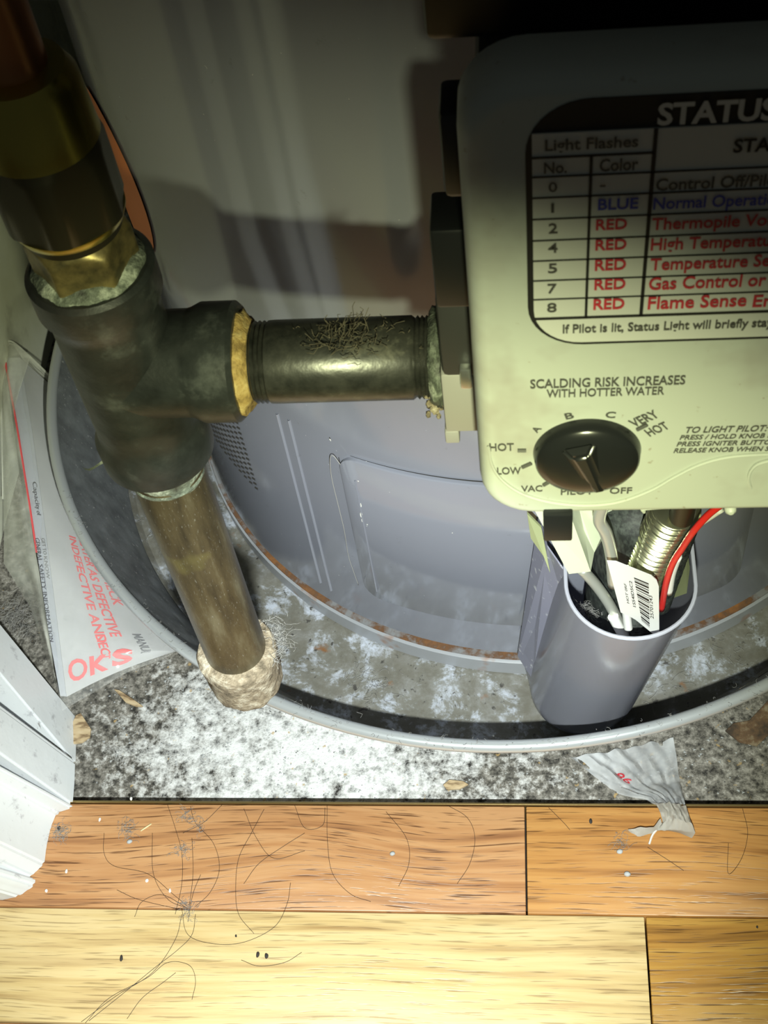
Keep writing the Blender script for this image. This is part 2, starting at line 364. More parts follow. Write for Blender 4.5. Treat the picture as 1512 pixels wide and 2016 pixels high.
casing('trim_2', [(-.345, .2550), (-.2262, .2520), (-.2275, .2640), (-.2292, .2745), (-.2320, .2772), (-.345, .2795)], TRIM, lean=(-.37, .05))
casing('trim_3', [(-.345, .2120), (-.2455, .2120), (-.2395, .2155), (-.2375, .2185), (-.2345, .2215), (-.2352, .2300), (-.2350, .2400), (-.2335, .2475), (-.2262, .2500), (-.2262, .2520), (-.345, .2550)], TRIM, lean=(-.36, -.05))
casing('trim_4', [(-.345, .2040), (-.2526, .2034), (-.2490, .2045), (-.2440, .2055), (-.2425, .2072), (-.2400, .2085), (-.2370, .2112), (-.2376, .2150), (-.2455, .2122), (-.345, .2122)], TRIM, lean=(-.46, -.12))

# ================================================================ DRAIN PAN
pan = thing('drain_pan', (PC.x, PC.y, ZC), 'round galvanised steel drain pan with rolled rim under the water heater', 'drain pan')
bm = NB(); lathe(bm, (PC.x, PC.y, 0), (0, 0, 1), [(.02, ZC + .001), (.13, ZC + .001), (.20, ZC + .0012), (.217, ZC + .001), (.2235, ZC + .0016), (.2265, ZC + .005)], 128, cap0=True, cap1=False)
obj('pan_floor', bm, PANFLOOR, pan)
bm = NB(); lathe(bm, (PC.x, PC.y, 0), (0, 0, 1), [(.2265, ZC + .0042), (.2340, .010), (.2515, .0485)], 128, cap0=False, cap1=False)
bmesh.ops.solidify(bm, geom=bm.faces[:], thickness=-.001); bmesh.ops.recalc_face_normals(bm, faces=bm.faces)
obj('pan_wall', bm, GALV, pan)
bm = NB(); prof = [(PR - .0010 + .0030 * math.cos(t * math.pi / 6), .0495 + .0030 * math.sin(t * math.pi / 6)) for t in range(13)]
lathe(bm, (PC.x, PC.y, 0), (0, 0, 1), prof, 160, cap0=False, cap1=False); bmesh.ops.remove_doubles(bm, verts=bm.verts, dist=1e-6)
obj('rolled_rim', bm, RIM, pan)

# ================================================================ WATER HEATER TANK
def TP(th, z, r=TR): return Vector((TC.x + r * math.sin(th), TC.y - r * math.cos(th), z))   # th = 0 faces the room, + to the right
def thx(x, r=TR): return math.asin((x - TC.x) / r)
tank = thing('water_heater', (TC.x, TC.y, ZC + .0025), 'tall grey enamelled water heater tank standing in the round drain pan', 'water heater')
bm = NB(); lathe(bm, (TC.x, TC.y, 0), (0, 0, 1), [(TR - .003, .0030), (TR, .0060), (TR, .90), (TR - .02, .92)], 160); obj('jacket', bm, JACKET, tank)
bm = NB(); lathe(bm, (TC.x, TC.y, 0), (0, 0, 1), [(TR - .004, ZC + .0022), (TR + .0018, ZC + .0022), (TR + .0022, -.0015), (TR - .002, .0005)], 160); obj('base_ring', bm, BASE, tank, label='grey base ring with rust along its lower edge')
bm = NB(); lathe(bm, (TC.x, TC.y, 0), (0, 0, 1), [(TR - .004, .0004), (TR + .0014, .0007), (TR + .0012, .0013), (TR - .004, .0018)], 160); obj('rust_seam', bm, RUST, tank, label='thin line of rust between jacket and base ring')
for (xa, xb, z0) in ((-.1092, -.1080, .02), (-.1037, -.1025, .018)):      # pressed vertical ribs
    ta, tb = thx(xa), thx(xb)
    def rib(u, v, ta=ta, tb=tb, z0=z0): return TP(ta + (tb - ta) * u, z0 + (.158 - z0) * v, TR + .0011 * math.sin(math.pi * u) - .0002)
    obj('seam_rib', sheet(NB(), rib, 6, 12), JACKET, tank)
ta, tb, z0, z1, R1 = thx(-.0815), thx(.10), .036, .1500, TR + .0022        # burner access panel
def panel_ring(r, inset=0):
    out = []; rr = .010
    corners = [(ta, z0, 180), (tb, z0, 270), (tb, z1, 0), (ta, z1, 90)]
    for i, (t, z, a) in enumerate(corners):
        ct = t + (rr / TR if i in (0, 3) else -rr / TR); cz = z + (rr if i in (0, 1) else -rr)
        for k in range(6):
            q = math.radians(a + 18 * k); out.append((ct + (rr - inset) / TR * math.cos(q), cz + (rr - inset) * math.sin(q)))
        if i in (0, 2):
            s = 1 if i == 0 else -1; e0 = tb if i == 0 else ta
            a0 = ct; a1 = (tb - rr / TR) if i == 0 else (ta + rr / TR)
            out += [(a0 + (a1 - a0) * k / 20, z + (inset if i == 0 else -inset)) for k in range(1, 20)]
    return out
bm = NB(); oa = [bm.verts.new(TP(t, z, TR - .001)) for t, z in panel_ring(0)]; ob = [bm.verts.new(TP(t, z, R1 - .0004)) for t, z in panel_ring(0)]; oc = [bm.verts.new(TP(t, z, R1)) for t, z in panel_ring(0, .0008)]
N = len(oa)
for A, B in ((oa, ob), (ob, oc)):
    for i in range(N): bm.faces.new((A[i], A[(i + 1) % N], B[(i + 1) % N], B[i]))
# front skin as strips between the lower and the upper half of the outline
low = [oc[5]] + oc[6:25] + [oc[25]]; low = oc[0:31]; up = oc[31:]
ring = oc; i, j = 0, N - 1
while i + 1 < j:
    bm.faces.new((ring[i], ring[i + 1], ring[j - 1] if j - 1 > i + 1 else ring[j], ring[j])) if j - 1 > i + 1 else bm.faces.new((ring[i], ring[i + 1], ring[j]))
    i += 1; j -= 1
bmesh.ops.recalc_face_normals(bm, faces=bm.faces)
acc = obj('access_panel', bm, JACKET, tank, label='curved burner access panel set proud of the jacket')
def gapf(u, v): return TP(ta + .03 + (tb - ta - .03) * u, z1 + .0004 + (.0002 + .0019 * u) * v, TR + .0004)
obj('panel_gap', sheet(NB(), gapf, 30, 1), GAP, tank, label='dark gap along the top of the access panel')
def gapl(u, v): return TP(ta - .0012 - .0022 * v, z0 + .012 + (z1 - z0 - .016) * u, TR + .0003)
obj('panel_gap', sheet(NB(), gapl, 12, 1), GAP, tank)
def crs(u, v): return TP(thx(-.0752) + .004 * v, z0 + .008 + (z1 - z0 - .022) * u, R1 + .0006 * math.sin(math.pi * v))
obj('panel_crease', sheet(NB(), crs, 12, 4), JACKET, acc)
slit = None                                                             # louvre slits of the air intake
for col in range(11):
    for row in range(17):
        th = thx(-.1335) - .012 - col * .0215; z = .0735 + row * .0040 + .0008 * col
        if z > .142: continue
        bm = NB(); sheet(bm, lambda u, v: TP(th + .0125 * (u - .5), z + .0015 * (v - .5) + .0006 * (u - .5), TR + .0006 * math.sin(math.pi * v)), 3, 2)
        if slit is None:
            slit = obj('louver_slit', bm, GAP, tank)
            slit.data.transform(Matrix.Translation(Vector((TC.x, TC.y, 0)) * 0)); base_th, base_z = th, z
        else:
            bm.free(); o = slit.copy(); C.objects.link(o); o.parent = tank
            o.rotation_euler.z = th - base_th; o.location.z = z - base_z
def stick(u, v):
    a = 2 * math.pi * u; return TP(math.radians(-61.5) + .150 * v * math.cos(a), .237 + .040 * v * math.sin(a), TR + .0007)
obj('warning_sticker', sheet(NB(), stick, 32, 4), ORANGE, tank, label='plain orange round sticker on the side of the jacket')
bm = NB()
for (px, py, w_, h_) in ((713, 1000, 3, 12), (714, 1022, 5, 14), (716, 1032, 4, 10), (726, 1037, 2, 3), (708, 952, 2, 3), (652, 888, 2, 5), (893, 1010, 2, 2)):
    p = at_y(px, py, .346); th = thx(p.x, R1); z = p.z + .003
    for k in range(3):
        c = TP(th + random.uniform(-.004, .004) * .4, z + random.uniform(-.5, .5) * h_ / 6500, R1 + .0003)
        vs = [bm.verts.new(TP(thx(c.x, R1) + w_ / F * 1.2 * math.cos(a) * random.uniform(.6, 1.2), c.z + h_ / F * .35 * math.sin(a) * random.uniform(.6, 1.2), R1 + .0003)) for a in [q * math.pi / 4 for q in range(8)]]
        bm.faces.new(vs)
obj('paint_fleck', bm, GRAIN, tank, kind='stuff', label='chips of pale paint on the access panel')

# ================================================================ GAS PIPE ASSEMBLY (tee, nipple, drip leg with cap, union, copper tube)
PX, PY, PZ, PIPER = -.107, .235, .3390, .01113
gas = thing('gas_pipe', (PX, PY, .160), 'black iron gas tee with capped drip leg, side nipple and brass union above', 'gas pipe')
def teeprof(half):
    return [(.0118, -half), (.0152, -half), (.0164, -half + .0012), (.0164, -half + .0098), (.0150, -half + .0125), (.0146, -half + .016), (.0146, half - .016), (.0150, half - .0125), (.0164, half - .0098), (.0164, half - .0012), (.0152, half), (.0118, half)]
bm = NB(); lathe(bm, (PX, PY, PZ), (0, 0, 1), teeprof(.0372), 56)
lathe(bm, (PX, PY, PZ), (1, 0, 0), [(.0146, 0), (.0146, .0175), (.0150, .0190), (.0162, .0215), (.0162, .0305), (.0150, .0318), (.0116, .0318)], 56)
obj('tee_fitting', bm, IRON, gas)
bm = NB(); prof = []
x = 0.0
for i in range(7): prof += [(PIPER - .0009, i * .00125), (PIPER - .0001, i * .00125 + .0006)]
prof += [(PIPER, .0098), (PIPER, .0460)]
for i in range(4): prof += [(PIPER - .0008, .0470 + i * .0012), (PIPER - .0001, .0476 + i * .0012)]
lathe(bm, (PX + .0312, PY, PZ - .0006), (1, 0, 0), [(r, h) for r, h in prof] + [(PIPER - .0008, .0560)], 48); obj('pipe_nipple', bm, BLACKPIPE, gas)
def lump(amp, k, seed):
    def f(r, h, th): return r + amp * (math.sin(k * th + seed + h * 900) * .5 + math.sin((k * 2 + 1) * th + seed * 2 - h * 1500) * .35 + math.sin(11 * th + h * 2600) * .25)
    return f
bm = NB(); lathe(bm, (PX + .0306, PY, PZ - .0006), (1, 0, 0), [(.0112, 0), (.0140, .0005), (.0137, .0022), (.0122, .0034), (.0112, .0042)], 48, lump(.0009, 5, 1)); obj('pipe_compound', bm, OCHRE, gas, label='ochre pipe compound squeezed out at the tee')
bm = NB(); lathe(bm, (PX, PY, PZ + .0368), (0, 0, 1), [(.0145, -.0002), (.0140, .0012), (.0125, .0026), (.0112, .0036)], 48, lump(.0007, 6, 3)); obj('pipe_compound', bm, PALEDOPE, gas, label='pale green pipe compound around the union thread')
LB, LT = .1840, PZ - .0370
bm = NB(); lathe(bm, (PX, PY, 0), (0, 0, 1), [(PIPER - .0001, LB - .006), (PIPER, LB + .002), (PIPER, LT - .010)] + [(PIPER + (.0004 if i % 2 else -.0002), LT - .0095 + i * .0011) for i in range(9)], 48); obj('drip_leg', bm, LEGPIPE, gas, label='worn brown vertical drip leg pipe')
bm = NB(); lathe(bm, (PX, PY, 0), (0, 0, 1), [(.0112, LT - .0105), (.0118, LT - .0092), (.0113, LT - .0080), (.0119, LT - .0065), (.0121, LT - .0030), (.0138, LT - .0010), (.0138, LT + .0005)], 48, lump(.0004, 4, 5)); obj('pipe_compound', bm, PALEDOPE, gas, label='pale green pipe compound on the drip leg thread')
bm = NB(); sheet(bm, lambda u, v: Vector((PX - .0125 - .0105 * u, PY - .004 + .002 * math.sin(6 * u), LT - .002 + (v - .5) * .0032 * (1 - u) * (1 + .4 * math.sin(9 * u)) + .0010 * u)), 8, 3, .0006); obj('thread_tape', bm, PALEDOPE, gas, label='ragged end of sealing tape at the tee')
bm = NB(); capp = [(.004, -.0270), (.0100, -.0262), (.0131, -.0235), (.0140, -.0200), (.0141, -.0060), (.0146, -.0045), (.0146, -.0010), (.0138, .0004), (.0112, .0010)]
lathe(bm, (PX, PY, LB), (0, 0, 1), capp, 56, lump(.0005, 5, 2)); obj('pipe_cap', bm, CRUST, gas, label='crusted dusty cap closing the drip leg')
# union: hex foot, dark groove, brass ring, large nut, tapered collar, copper tube
def hexr(ap, cham, ph=0.3):
    def f(r, h, th):
        q = ((th + ph) % (math.pi / 3)) - math.pi / 6; hx = ap / math.cos(q); c = cham(h) if cham else 9; return min(hx, c, r)
    return f
z0_ = PZ + .0372
uni = obj('union_hex', lathe(NB(), (PX, PY, z0_), (0, 0, 1), [(.02, -.001), (.02, .004), (.02, .009), (.02, .0100), (.02, .0108), (.02, .0116), (.02, .0124)], 96, hexr(.01165, lambda h: .0135 if h < .0095 else .0135 - (h - .0095) * .75)), HEXB, gas, label='dusty brass hexagon at the foot of the union')
obj('union_groove', lathe(NB(), (PX, PY, z0_ + .0122), (0, 0, 1), [(.0108, 0), (.0120, .0006), (.0121, .0024), (.0112, .0032)], 56), DBRASS, gas)
obj('union_ring', lathe(NB(), (PX, PY, z0_ + .0148), (0, 0, 1), [(.0112, 0), (.0132, .0008), (.0139, .0024), (.0140, .0032)], 64), BRASS, gas, label='bright brass ring below the union nut')
obj('union_nut', lathe(NB(), (PX, PY, z0_ + .0178), (0, 0, 1), [(.0139, 0), (.02, .0006), (.02, .0110), (.02, .0180), (.02, .0195), (.0142, .0215)], 96, hexr(.0136, lambda h: .0148 if h < .017 else .0148 - (h - .017) * .25, .9)), DBRASS, gas, label='large dark brass union nut')
obj('union_collar', lathe(NB(), (PX, PY, z0_ + .0390), (0, 0, 1), [(.0139, 0), (.0137, .002), (.0131, .0145), (.0112, .0182), (.0075, .0192)], 64), BRASS, gas, label='tapered gold brass collar')
obj('copper_tube', lathe(NB(), (PX, PY, z0_ + .0570), (0, 0, 1), [(.0078, -.001), (.0078, .55)], 48), COPPER, gas, label='copper tube rising from the union')
bm = NB(); random.seed(3)
for k in range(120):
    a = Vector((random.gauss(-.0465, .006), PY - .002 + random.gauss(0, .003), PZ + PIPER - .001)); d = Vector((random.gauss(0, 1), random.gauss(0, .6), abs(random.gauss(.7, .5)))).normalized()
    L = random.uniform(.002, .0065) * (1 if abs(a.x + .0465) < .006 else .5); pts = [a + d * L * t / 3 + Vector((random.gauss(0, .0005), random.gauss(0, .0005), random.gauss(0, .0004))) for t in range(4)]; tube(bm, pts, .00010, 3)
tag(obj('lint', bm, BROWNLINT, kind='stuff'), 'tuft of brown lint clinging on top of the black nipple', 'lint')

# ================================================================ GAS VALVE
VX0, VX1, VZ0, VZ1 = -.0118, .0985, .3280, .4572
valve = thing('gas_valve', ((VX0 + VX1) / 2, .25, VZ0), 'cream water heater gas control valve with black knob and printed status table', 'gas valve')
bm = NB(); rings = []
for (ins, y, r) in ((.0006, .2035, .0125), (0, .2028, .013), (0, .1955, .013), (.0004, .1933, .0128), (.0012, .1915, .0122), (.0024, .1904, .0112), (.0038, YF, .0100)):
    rings.append([bm.verts.new((x, y, z)) for x, z in rrect(VX0 + ins, VX1 - ins, VZ0 + ins, VZ1 - ins, r, 8)])
for A, B in zip(rings, rings[1:]):
    for i in range(len(A)): bm.faces.new((A[i], A[(i + 1) % len(A)], B[(i + 1) % len(A)], B[i]))
bm.faces.new(rings[-1]); bm.faces.new(rings[0][::-1]); bmesh.ops.recalc_face_normals(bm, faces=bm.faces)
obj('cover', bm, COVER, valve, angle=50)
obj('valve_body', box(NB(), (-.0095, .2025, .338), (.088, .262, .432), .003), DGREY, valve)
obj('added_rear_box', box(NB(), (-.0185, .2225, .4424), (.098, .262, .540), .002), BLK, valve)  # black box added to fill and shade the dark area above the valve
obj('mounting_shank', lathe(NB(), (.043, .258, .385), (0, 1, 0), [(.0135, 0), (.0135, .078)], 32), DGREY, valve)
# left flank pieces
obj('side_connector', box(NB(), (-.0165, .2140, .4105), (-.0075, .226, .4320), .0015), BLK, valve)
obj('side_connector', box(NB(), (-.0205, .2150, .3770), (-.0085, .228, .4010), .001), BLK, valve)
obj('inlet_boss', box(NB(), (-.0210, .2185, .3490), (-.0105, .250, .3768), .0015), DGREY, valve)
obj('inlet_flange', box(NB(), (-.0215, .2190, .3265), (-.0125, .250, .3494), .0008), GREYCAST, valve)
obj('flange_lug', box(NB(), (-.0218, .2190, .3218), (-.0180, .250, .3268), .0005), GREYCAST, valve)
obj('screw', box(NB(), (-.0165, .2165, .3465), (-.0135, .2195, .3540), .0006), SCREW, valve)
bm = NB(); lathe(bm, (-.0252, PY, PZ - .0006), (1, 0, 0), [(.0112, 0), (.0128, .0010), (.0136, .0024), (.0126, .0040), (.0116, .0046)], 48, lump(.0010, 5, 9)); obj('pipe_compound', bm, PALEDOPE, valve, label='pale compound crusted where the nipple enters the valve')
bm = NB(); random.seed(5)
for k in range(26):
    q = Vector((-.0240 + random.uniform(-.0022, .0022), .2262 + random.uniform(-.002, .002), .3265 + random.uniform(0, .007))); s_ = bmesh.ops.create_icosphere(bm, subdivisions=1, radius=random.uniform(.0005, .0011), matrix=Matrix.Translation(q) @ Matrix.Diagonal((random.uniform(.6, 1.4), 1, random.uniform(.6, 1.4), 1)))
obj('compound_crumb', bm, CRUST, valve, kind='stuff')
# knob
KX, KZ, KR = .01340, .3541, .0123
kn = obj('knob', lathe(NB(), (KX, YF + .0004, KZ), (0, -1, 0), [(KR + .0002, 0), (KR, .0006), (KR - .0004, .0030), (KR - .0010, .0037), (KR - .0030, .0046), (KR - .0065, .0052), (.001, .0055)], 72), KNOB, valve, label='round black temperature knob with raised grip')
bm = NB(); ga = math.radians(-74); gx, gz = math.cos(ga), math.sin(ga)
def gp(a, b, h): return Vector((KX + gx * a - gz * b, YF - h, KZ + gz * a + gx * b))
prism(bm, [gp(-.0090, -.0046, .0040), gp(.0116, -.0034, .0022), gp(.0116, .0034, .0022), gp(-.0090, .0046, .0040)], [gp(-.0070, -.0020, .0070), gp(.0104, -.0012, .0046), gp(.0104, .0012, .0046), gp(-.0070, .0020, .0070)])
bmesh.ops.bevel(bm, geom=bm.edges[:], offset=.0009, segments=3, affect='EDGES'); obj('knob_grip', bm, KNOB, kn)
# raised swoosh, igniter button, lower lip
bm = NB(); pts = []
for (px, py) in ((962, 880), (968, 915), (990, 947), (1030, 973), (1085, 989), (1150, 995), (1215, 989), (1280, 966), (1330, 938), (1380, 914), (1440, 899), (1530, 893)):
    p = at_y(px, py, YF - .0003); pts.append(p)
tube(bm, spline(pts, 6), .00038, 6); obj('raised_bead', bm, COVER, valve)
bm = NB(); pts = [at_y(px, py, YF - .0004) for px, py in ((1478, 962), (1474, 945), (1478, 928), (1490, 915), (1510, 908), (1530, 905))]; tube(bm, spline(pts, 5), .0004, 6); obj('raised_bead', bm, COVER, valve)
obj('igniter_button', box(NB(), (.0034, .1880, .3205), (.0105, .2010, .3318), .0005), BLK, valve, label='square black igniter button under the cover')
obj('button_housing', box(NB(), (.0008, .1940, .3275), (.0036, .2010, .3312), .0003), BLK, valve)
bm = NB(); p = at_y(1268, 1010, .1935); tube(bm, spline([at_y(1268, 1008, .1918), at_y(1274, 1001, .1916), at_y(1380, 996, .1916), at_y(1440, 995, .1918)], 5), .00045, 8); obj('cover_lip', bm, COVER, valve)
bm = NB(); lathe(bm, at_y(1438, 1001, .1935), (0, -1, 0), [(.0015, 0), (.0013, .001), (.0006, .0016)], 16); obj('cover_pip', bm, COVER, valve)
# printed status table
lab = NB(); x0, x1, z0, z1 = .0004, .088, .3912, .4530
def plate(poly, y0, y1): return prism(NB(), [(x, y0, z) for x, z in poly], [(x, y1, z) for x, z in poly])
L = obj('status_label', plate(rrect(x0, x1, z0, z1, .0115, 9), YF + .0002, YF - .0002), PRBLK, valve, smooth=False, label='black bordered status table printed with red and blue words')
obj('label_field', plate(rrect(x0 + .0012, x1 - .0012, z0 + .0010, .4462, .0098, 9, (1, 1, 0, 0)), YF, YF - .0005), LABELW, L, smooth=False)
def rule(xa, xb, za, zb, t): obj('table_rule', box(NB(), (min(xa, xb) - (t if xa == xb else 0), YF - .0007, min(za, zb) - (t if za == zb else 0)), (max(xa, xb) + (t if xa == xb else 0), YF - .0004, max(za, zb) + (t if za == zb else 0))), PRBLK, L, smooth=False)
def zl(py): return at_y(1051, py, YF).z
cA, cB = at_y(1159, 450, YF).x, at_y(1275, 450, YF).x
rule(x0 + .0012, cB, zl(307), zl(307), .00022)
for py in (345, 386, 428, 470, 510, 549, 586): rule(x0 + .0012, x1 - .0012, zl(py), zl(py), .00016)
rule(x0 + .0012, x1 - .0012, zl(624), zl(624), .00032)
rule(cA, cA, zl(624), zl(307), .00028); rule(cB, cB, zl(624), .4462, .00036)
face_text('STATUS', 1294, 1526, 240, 197, LABELT, L, .03)
for t, l, r, b_, tp, m_, bo in (('Light Flashes', 1073, 1256, 293, 270, PRGRY, .02), ('STATUS', 1443, 1588, 297, 270, PRBLK, .03), ('No.', 1071, 1116, 341, 318, PRGRY, .02), ('Color', 1180, 1256, 336, 311, PRGRY, .02),
    ('0', 1080, 1097, 378, 358, PRGRY, .01), ('1', 1085, 1091, 419, 400, PRGRY, .01), ('2', 1080, 1098, 460, 440, PRGRY, .01), ('4', 1079, 1098, 498, 479, PRGRY, .01), ('5', 1079, 1097, 538, 519, PRGRY, .01), ('7', 1078, 1096, 578, 559, PRGRY, .01), ('8', 1077, 1096, 615, 597, PRGRY, .01),
    ('-', 1181, 1192, 372, 353, PRGRY, .02), ('BLUE', 1177, 1256, 412, 390, PRBLU, .025), ('RED', 1173, 1234, 452, 431, PRRED, .025), ('RED', 1172, 1233, 492, 471, PRRED, .025), ('RED', 1171, 1232, 532, 510, PRRED, .025), ('RED', 1170, 1231, 570, 549, PRRED, .025), ('RED', 1168, 1229, 609, 588, PRRED, .025),
    ('Control Off/Pilot', 1291, 1540, 370, 346, PRGRY, .02), ('Normal Operation', 1286, 1542, 407, 383, PRBLU, .02), ('Thermopile Voltage', 1283, 1578, 447, 423, PRRED, .02), ('High Temperature', 1281, 1548, 488, 464, PRRED, .02), ('Temperature Sensor', 1280, 1582, 527, 503, PRRED, .02), ('Gas Control or', 1277, 1506, 567, 542, PRRED, .02), ('Flame Sense', 1275, 1468, 606, 581, PRRED, .02), ('En', 1481, 1520, 604, 580, PRRED, .02),
    ('If Pilot is lit, Status Light will briefly stay', 1108, 1520, 650, 633, PRGRY, .02)):
    face_text(t, l, r, b_, tp, m_, L, bo, YF - .0009)
for t, l, r, b_, tp, ro, sh in (('SCALDING RISK INCREASES', 1044, 1348, 761, 743, 0, 0), ('WITH HOTTER WATER', 1076, 1307, 780, 764, 0, 0), ('HOT', 964, 1012, 888, 873, 0, 0), ('LOW', 979, 1026, 934, 920, 0, 0), ('VAC', 1026, 1068, 968, 956, 0, 0), ('PILOT', 1104, 1168, 974, 961, 0, 0), ('OFF', 1200, 1244, 972, 960, 0, 0),
    ('A', 1047, 1064, 851, 841, .95, 0), ('B', 1112, 1129, 825, 813, .25, 0), ('C', 1192, 1212, 823, 811, -.1, 0), ('VERY', 1237, 1296, 833, 816, .60, 0), ('HOT', 1269, 1315, 853, 837, .60, 0),
    ('TO LIGHT PILOT:', 1347, 1508, 851, 839, 0, .2), ('PRESS / HOLD KNOB D', 1338, 1522, 864, 855, 0, .2), ('PRESS IGNITER BUTTON', 1332, 1530, 877, 868, 0, .2), ('RELEASE KNOB WHEN S', 1326, 1512, 890, 881, 0, .2)):
    face_text(t, l, r, b_, tp, PRGRY, valve, .018, YF - .0003, ro, sh)
for (xa, ya, xb, yb) in ((1019, 887, 1036, 887), (1028, 920, 1046, 912), (1070, 955, 1082, 948), (1254, 846, 1274, 836)):
    a, b_ = at_y(xa, ya, YF - .0003), at_y(xb, yb, YF - .0003); obj('dial_tick', tube(NB(), [a, b_], .0005, 6), PRGRY, valve)

# ================================================================ SMOKE PLASTIC SCOOP with the wires and tubes it gathers
scoop = thing('burner_shield', (.022, .318, ZC + .002), 'smoky grey plastic scoop shield leaning in the pan below the valve', 'shield')
def scoop_pt(s, t, r=None):                  # s: 0 bottom .. 1 rim ; t: 0 left edge at tank .. 1 right edge at tank
    cx = .0225 + .0185 * s; cy = .3165 - .0185 * s; R_ = .0265 * (1 if s > .16 else math.sqrt(max(0, 1 - ((.16 - s) / .16) ** 2)) * .45 + .55)
    z = -.0115 + .137 * s
    side = .16
    if t < side: q = t / side; x = cx - R_; y = (.3325 - .001 * s) * (1 - q) + cy * q; x -= .0045 * (1 - q) * (1 - s)
    elif t > 1 - side: q = (t - 1 + side) / side; x = cx + R_; y = cy * (1 - q) + (.3325) * q
    else: a = math.pi * (t - side) / (1 - 2 * side); x = cx - R_ * math.cos(a); y = cy - R_ * math.sin(a) * (1.0)
    if s > .95: z += 0
    return Vector((x, y, z))
bm = NB(); sheet(bm, lambda u, v: scoop_pt(u, v), 40, 48, .0011); obj('shield_shell', bm, TUBEM, scoop)
bm = NB(); tube(bm, [scoop_pt(1, t / 40) for t in range(41)], .0009, 8); obj('shield_lip', bm, TUBEM, scoop)
fl = [at_y(1019, 1292, .3245), at_y(1061, 1012, .3255), at_y(1078, 1078, .3150), at_y(1116, 1132, .3030), at_y(1120, 1220, .3045), at_y(1050, 1340, .3120)]
bm = NB(); off = Vector((0, .0010, .0004)); prism(bm, fl, [p + off for p in fl]); obj('side_flap', bm, TUBED, scoop, smooth=False, label='dusty flat flap of the shield against the tank')
fp = [at_y(1038, 1012, .318), at_y(1066, 1040, .318), at_y(1083, 1128, .312), at_y(1070, 1095, .314), at_y(1045, 1060, .317)]
bm = NB(); prism(bm, fp, [p + off for p in fp]); obj('flap_sliver', bm, OLIVE, scoop, smooth=False)
ol = [at_y(1342, 1058, .314), at_y(1352, 1078, .312), at_y(1358, 1120, .302), at_y(1352, 1168, .296), at_y(1318, 1180, .306), at_y(1312, 1150, .314), at_y(1326, 1090, .316)]
bm = NB(); prism(bm, ol, [p + off for p in ol]); obj('lit_wall_patch', bm, OLIVE, scoop, smooth=False, label='olive sheet painting the lit inner wall of the shield')  # coloured sheet stands in for torchlight on the shield's inner right wall

def cyl_between(bm, a, b, rf, n=60, seg=28):
    a, b = Vector(a), Vector(b); L_ = (b - a).length; lathe(bm, a, b - a, [(rf(L_ * i / n), L_ * i / n) for i in range(n + 1)], seg); return bm
gl = thing('ribbed_tube', at_y(1265, 1150, .2945), 'ribbed yellowish metal flex tube running down into the grey shield', 'tube')
a, b_ = at_y(1332, 1000, .281), at_y(1252, 1160, .2955)
obj('flex_section', cyl_between(NB(), a, b_, lambda h: .0083 + .0008 * math.sin(h * 2 * math.pi / .0023), 260), STEELFLEX, gl)
obj('tube_end', cyl_between(NB(), at_y(1352, 975, .274), at_y(1342, 1018, .2753), lambda h: .0044, 4), DBRASS, gl)
obj('lower_sleeve', cyl_between(NB(), at_y(1262, 1150, .2945), at_y(1236, 1300, .300), lambda h: .0080 + .0005 * math.sin(h * 2 * math.pi / .0024), 120), BRAID, gl)
tag(obj('braided_sleeve', cyl_between(NB(), at_y(1262, 985, .300), at_y(1215, 1190, .312), lambda h: .0150, 6), BRAID), 'wide black braided sleeve behind the tag and the ribbed tube', 'sleeve')
tag(obj('braided_sleeve', cyl_between(NB(), at_y(1350, 1030, .293), at_y(1296, 1190, .304), lambda h: .0050 + .0003 * math.sin(h * 2 * math.pi / .0018), 120), BRAID), 'narrow black ribbed sleeve between the ribbed tube and the red wire', 'sleeve')
t1 = tag(obj('thin_tube', tube(NB(), spline([at_y(1190, 985, .280), at_y(1180, 1022, .2795), at_y(1193, 1050, .279), at_y(1203, 1090, .2795), at_y(1208, 1150, .281)], 8), .0024, 14), TUBING), 'thin grey tube bent down from the valve to behind the barcode tag', 'tube')
t2 = tag(obj('thin_tube', tube(NB(), spline([at_y(1145, 1120, .291), at_y(1172, 1150, .291), at_y(1195, 1182, .2905), at_y(1212, 1212, .290), at_y(1226, 1240, .2895), at_y(1240, 1275, .292)], 8), .0023, 14), TUBING), 'thin grey tube slanting from under the pale bracket, left of the tag', 'tube')
obj('white_sleeve', tube(NB(), [at_y(1207, 1214, .2875), at_y(1231, 1258, .2870)], .0023, 12), WHITEP, t2)
obj('white_sleeve', tube(NB(), [at_y(1232, 1192, .2835), at_y(1237, 1236, .2840)], .0018, 12), WHITEP, t1)
tag(obj('red_wire', tube(NB(), spline([at_y(1432, 985, .270), at_y(1396, 1012, .2695), at_y(1366, 1045, .269), at_y(1345, 1076, .271), at_y(1324, 1110, .273), at_y(1311, 1150, .276), at_y(1302, 1200, .284)], 8), .0013, 10), REDW), 'red wire curving from the valve into the right of the shield', 'wire')
tag(obj('white_wire', tube(NB(), spline([at_y(1334, 1095, .277), at_y(1322, 1130, .279), at_y(1316, 1166, .281)], 6), .0017, 10), WHITEP), 'short white wire just right of the red wire inside the shield', 'wire')
tag(obj('white_wire', tube(NB(), spline([at_y(1420, 1002, .279), at_y(1385, 1025, .281), at_y(1362, 1040, .283)], 6), .0014, 10), WHITEP), 'white wire coming out under the right of the valve', 'wire')
br = thing('igniter_bracket', at_y(1120, 1080, .285), 'pale glossy bent bracket hanging under the black igniter button', 'bracket')
def slab_px(pts, th=.0008): P = [at_y(*p) for p in pts]; return prism(NB(), P, [q + Vector((0, th, .0003)) for q in P])
obj('bracket_face', slab_px([(1050, 1000, .279), (1120, 1130, .285), (1163, 1125, .284), (1128, 1035, .279), (1118, 1000, .277)]), BRACKET, br, smooth=False)
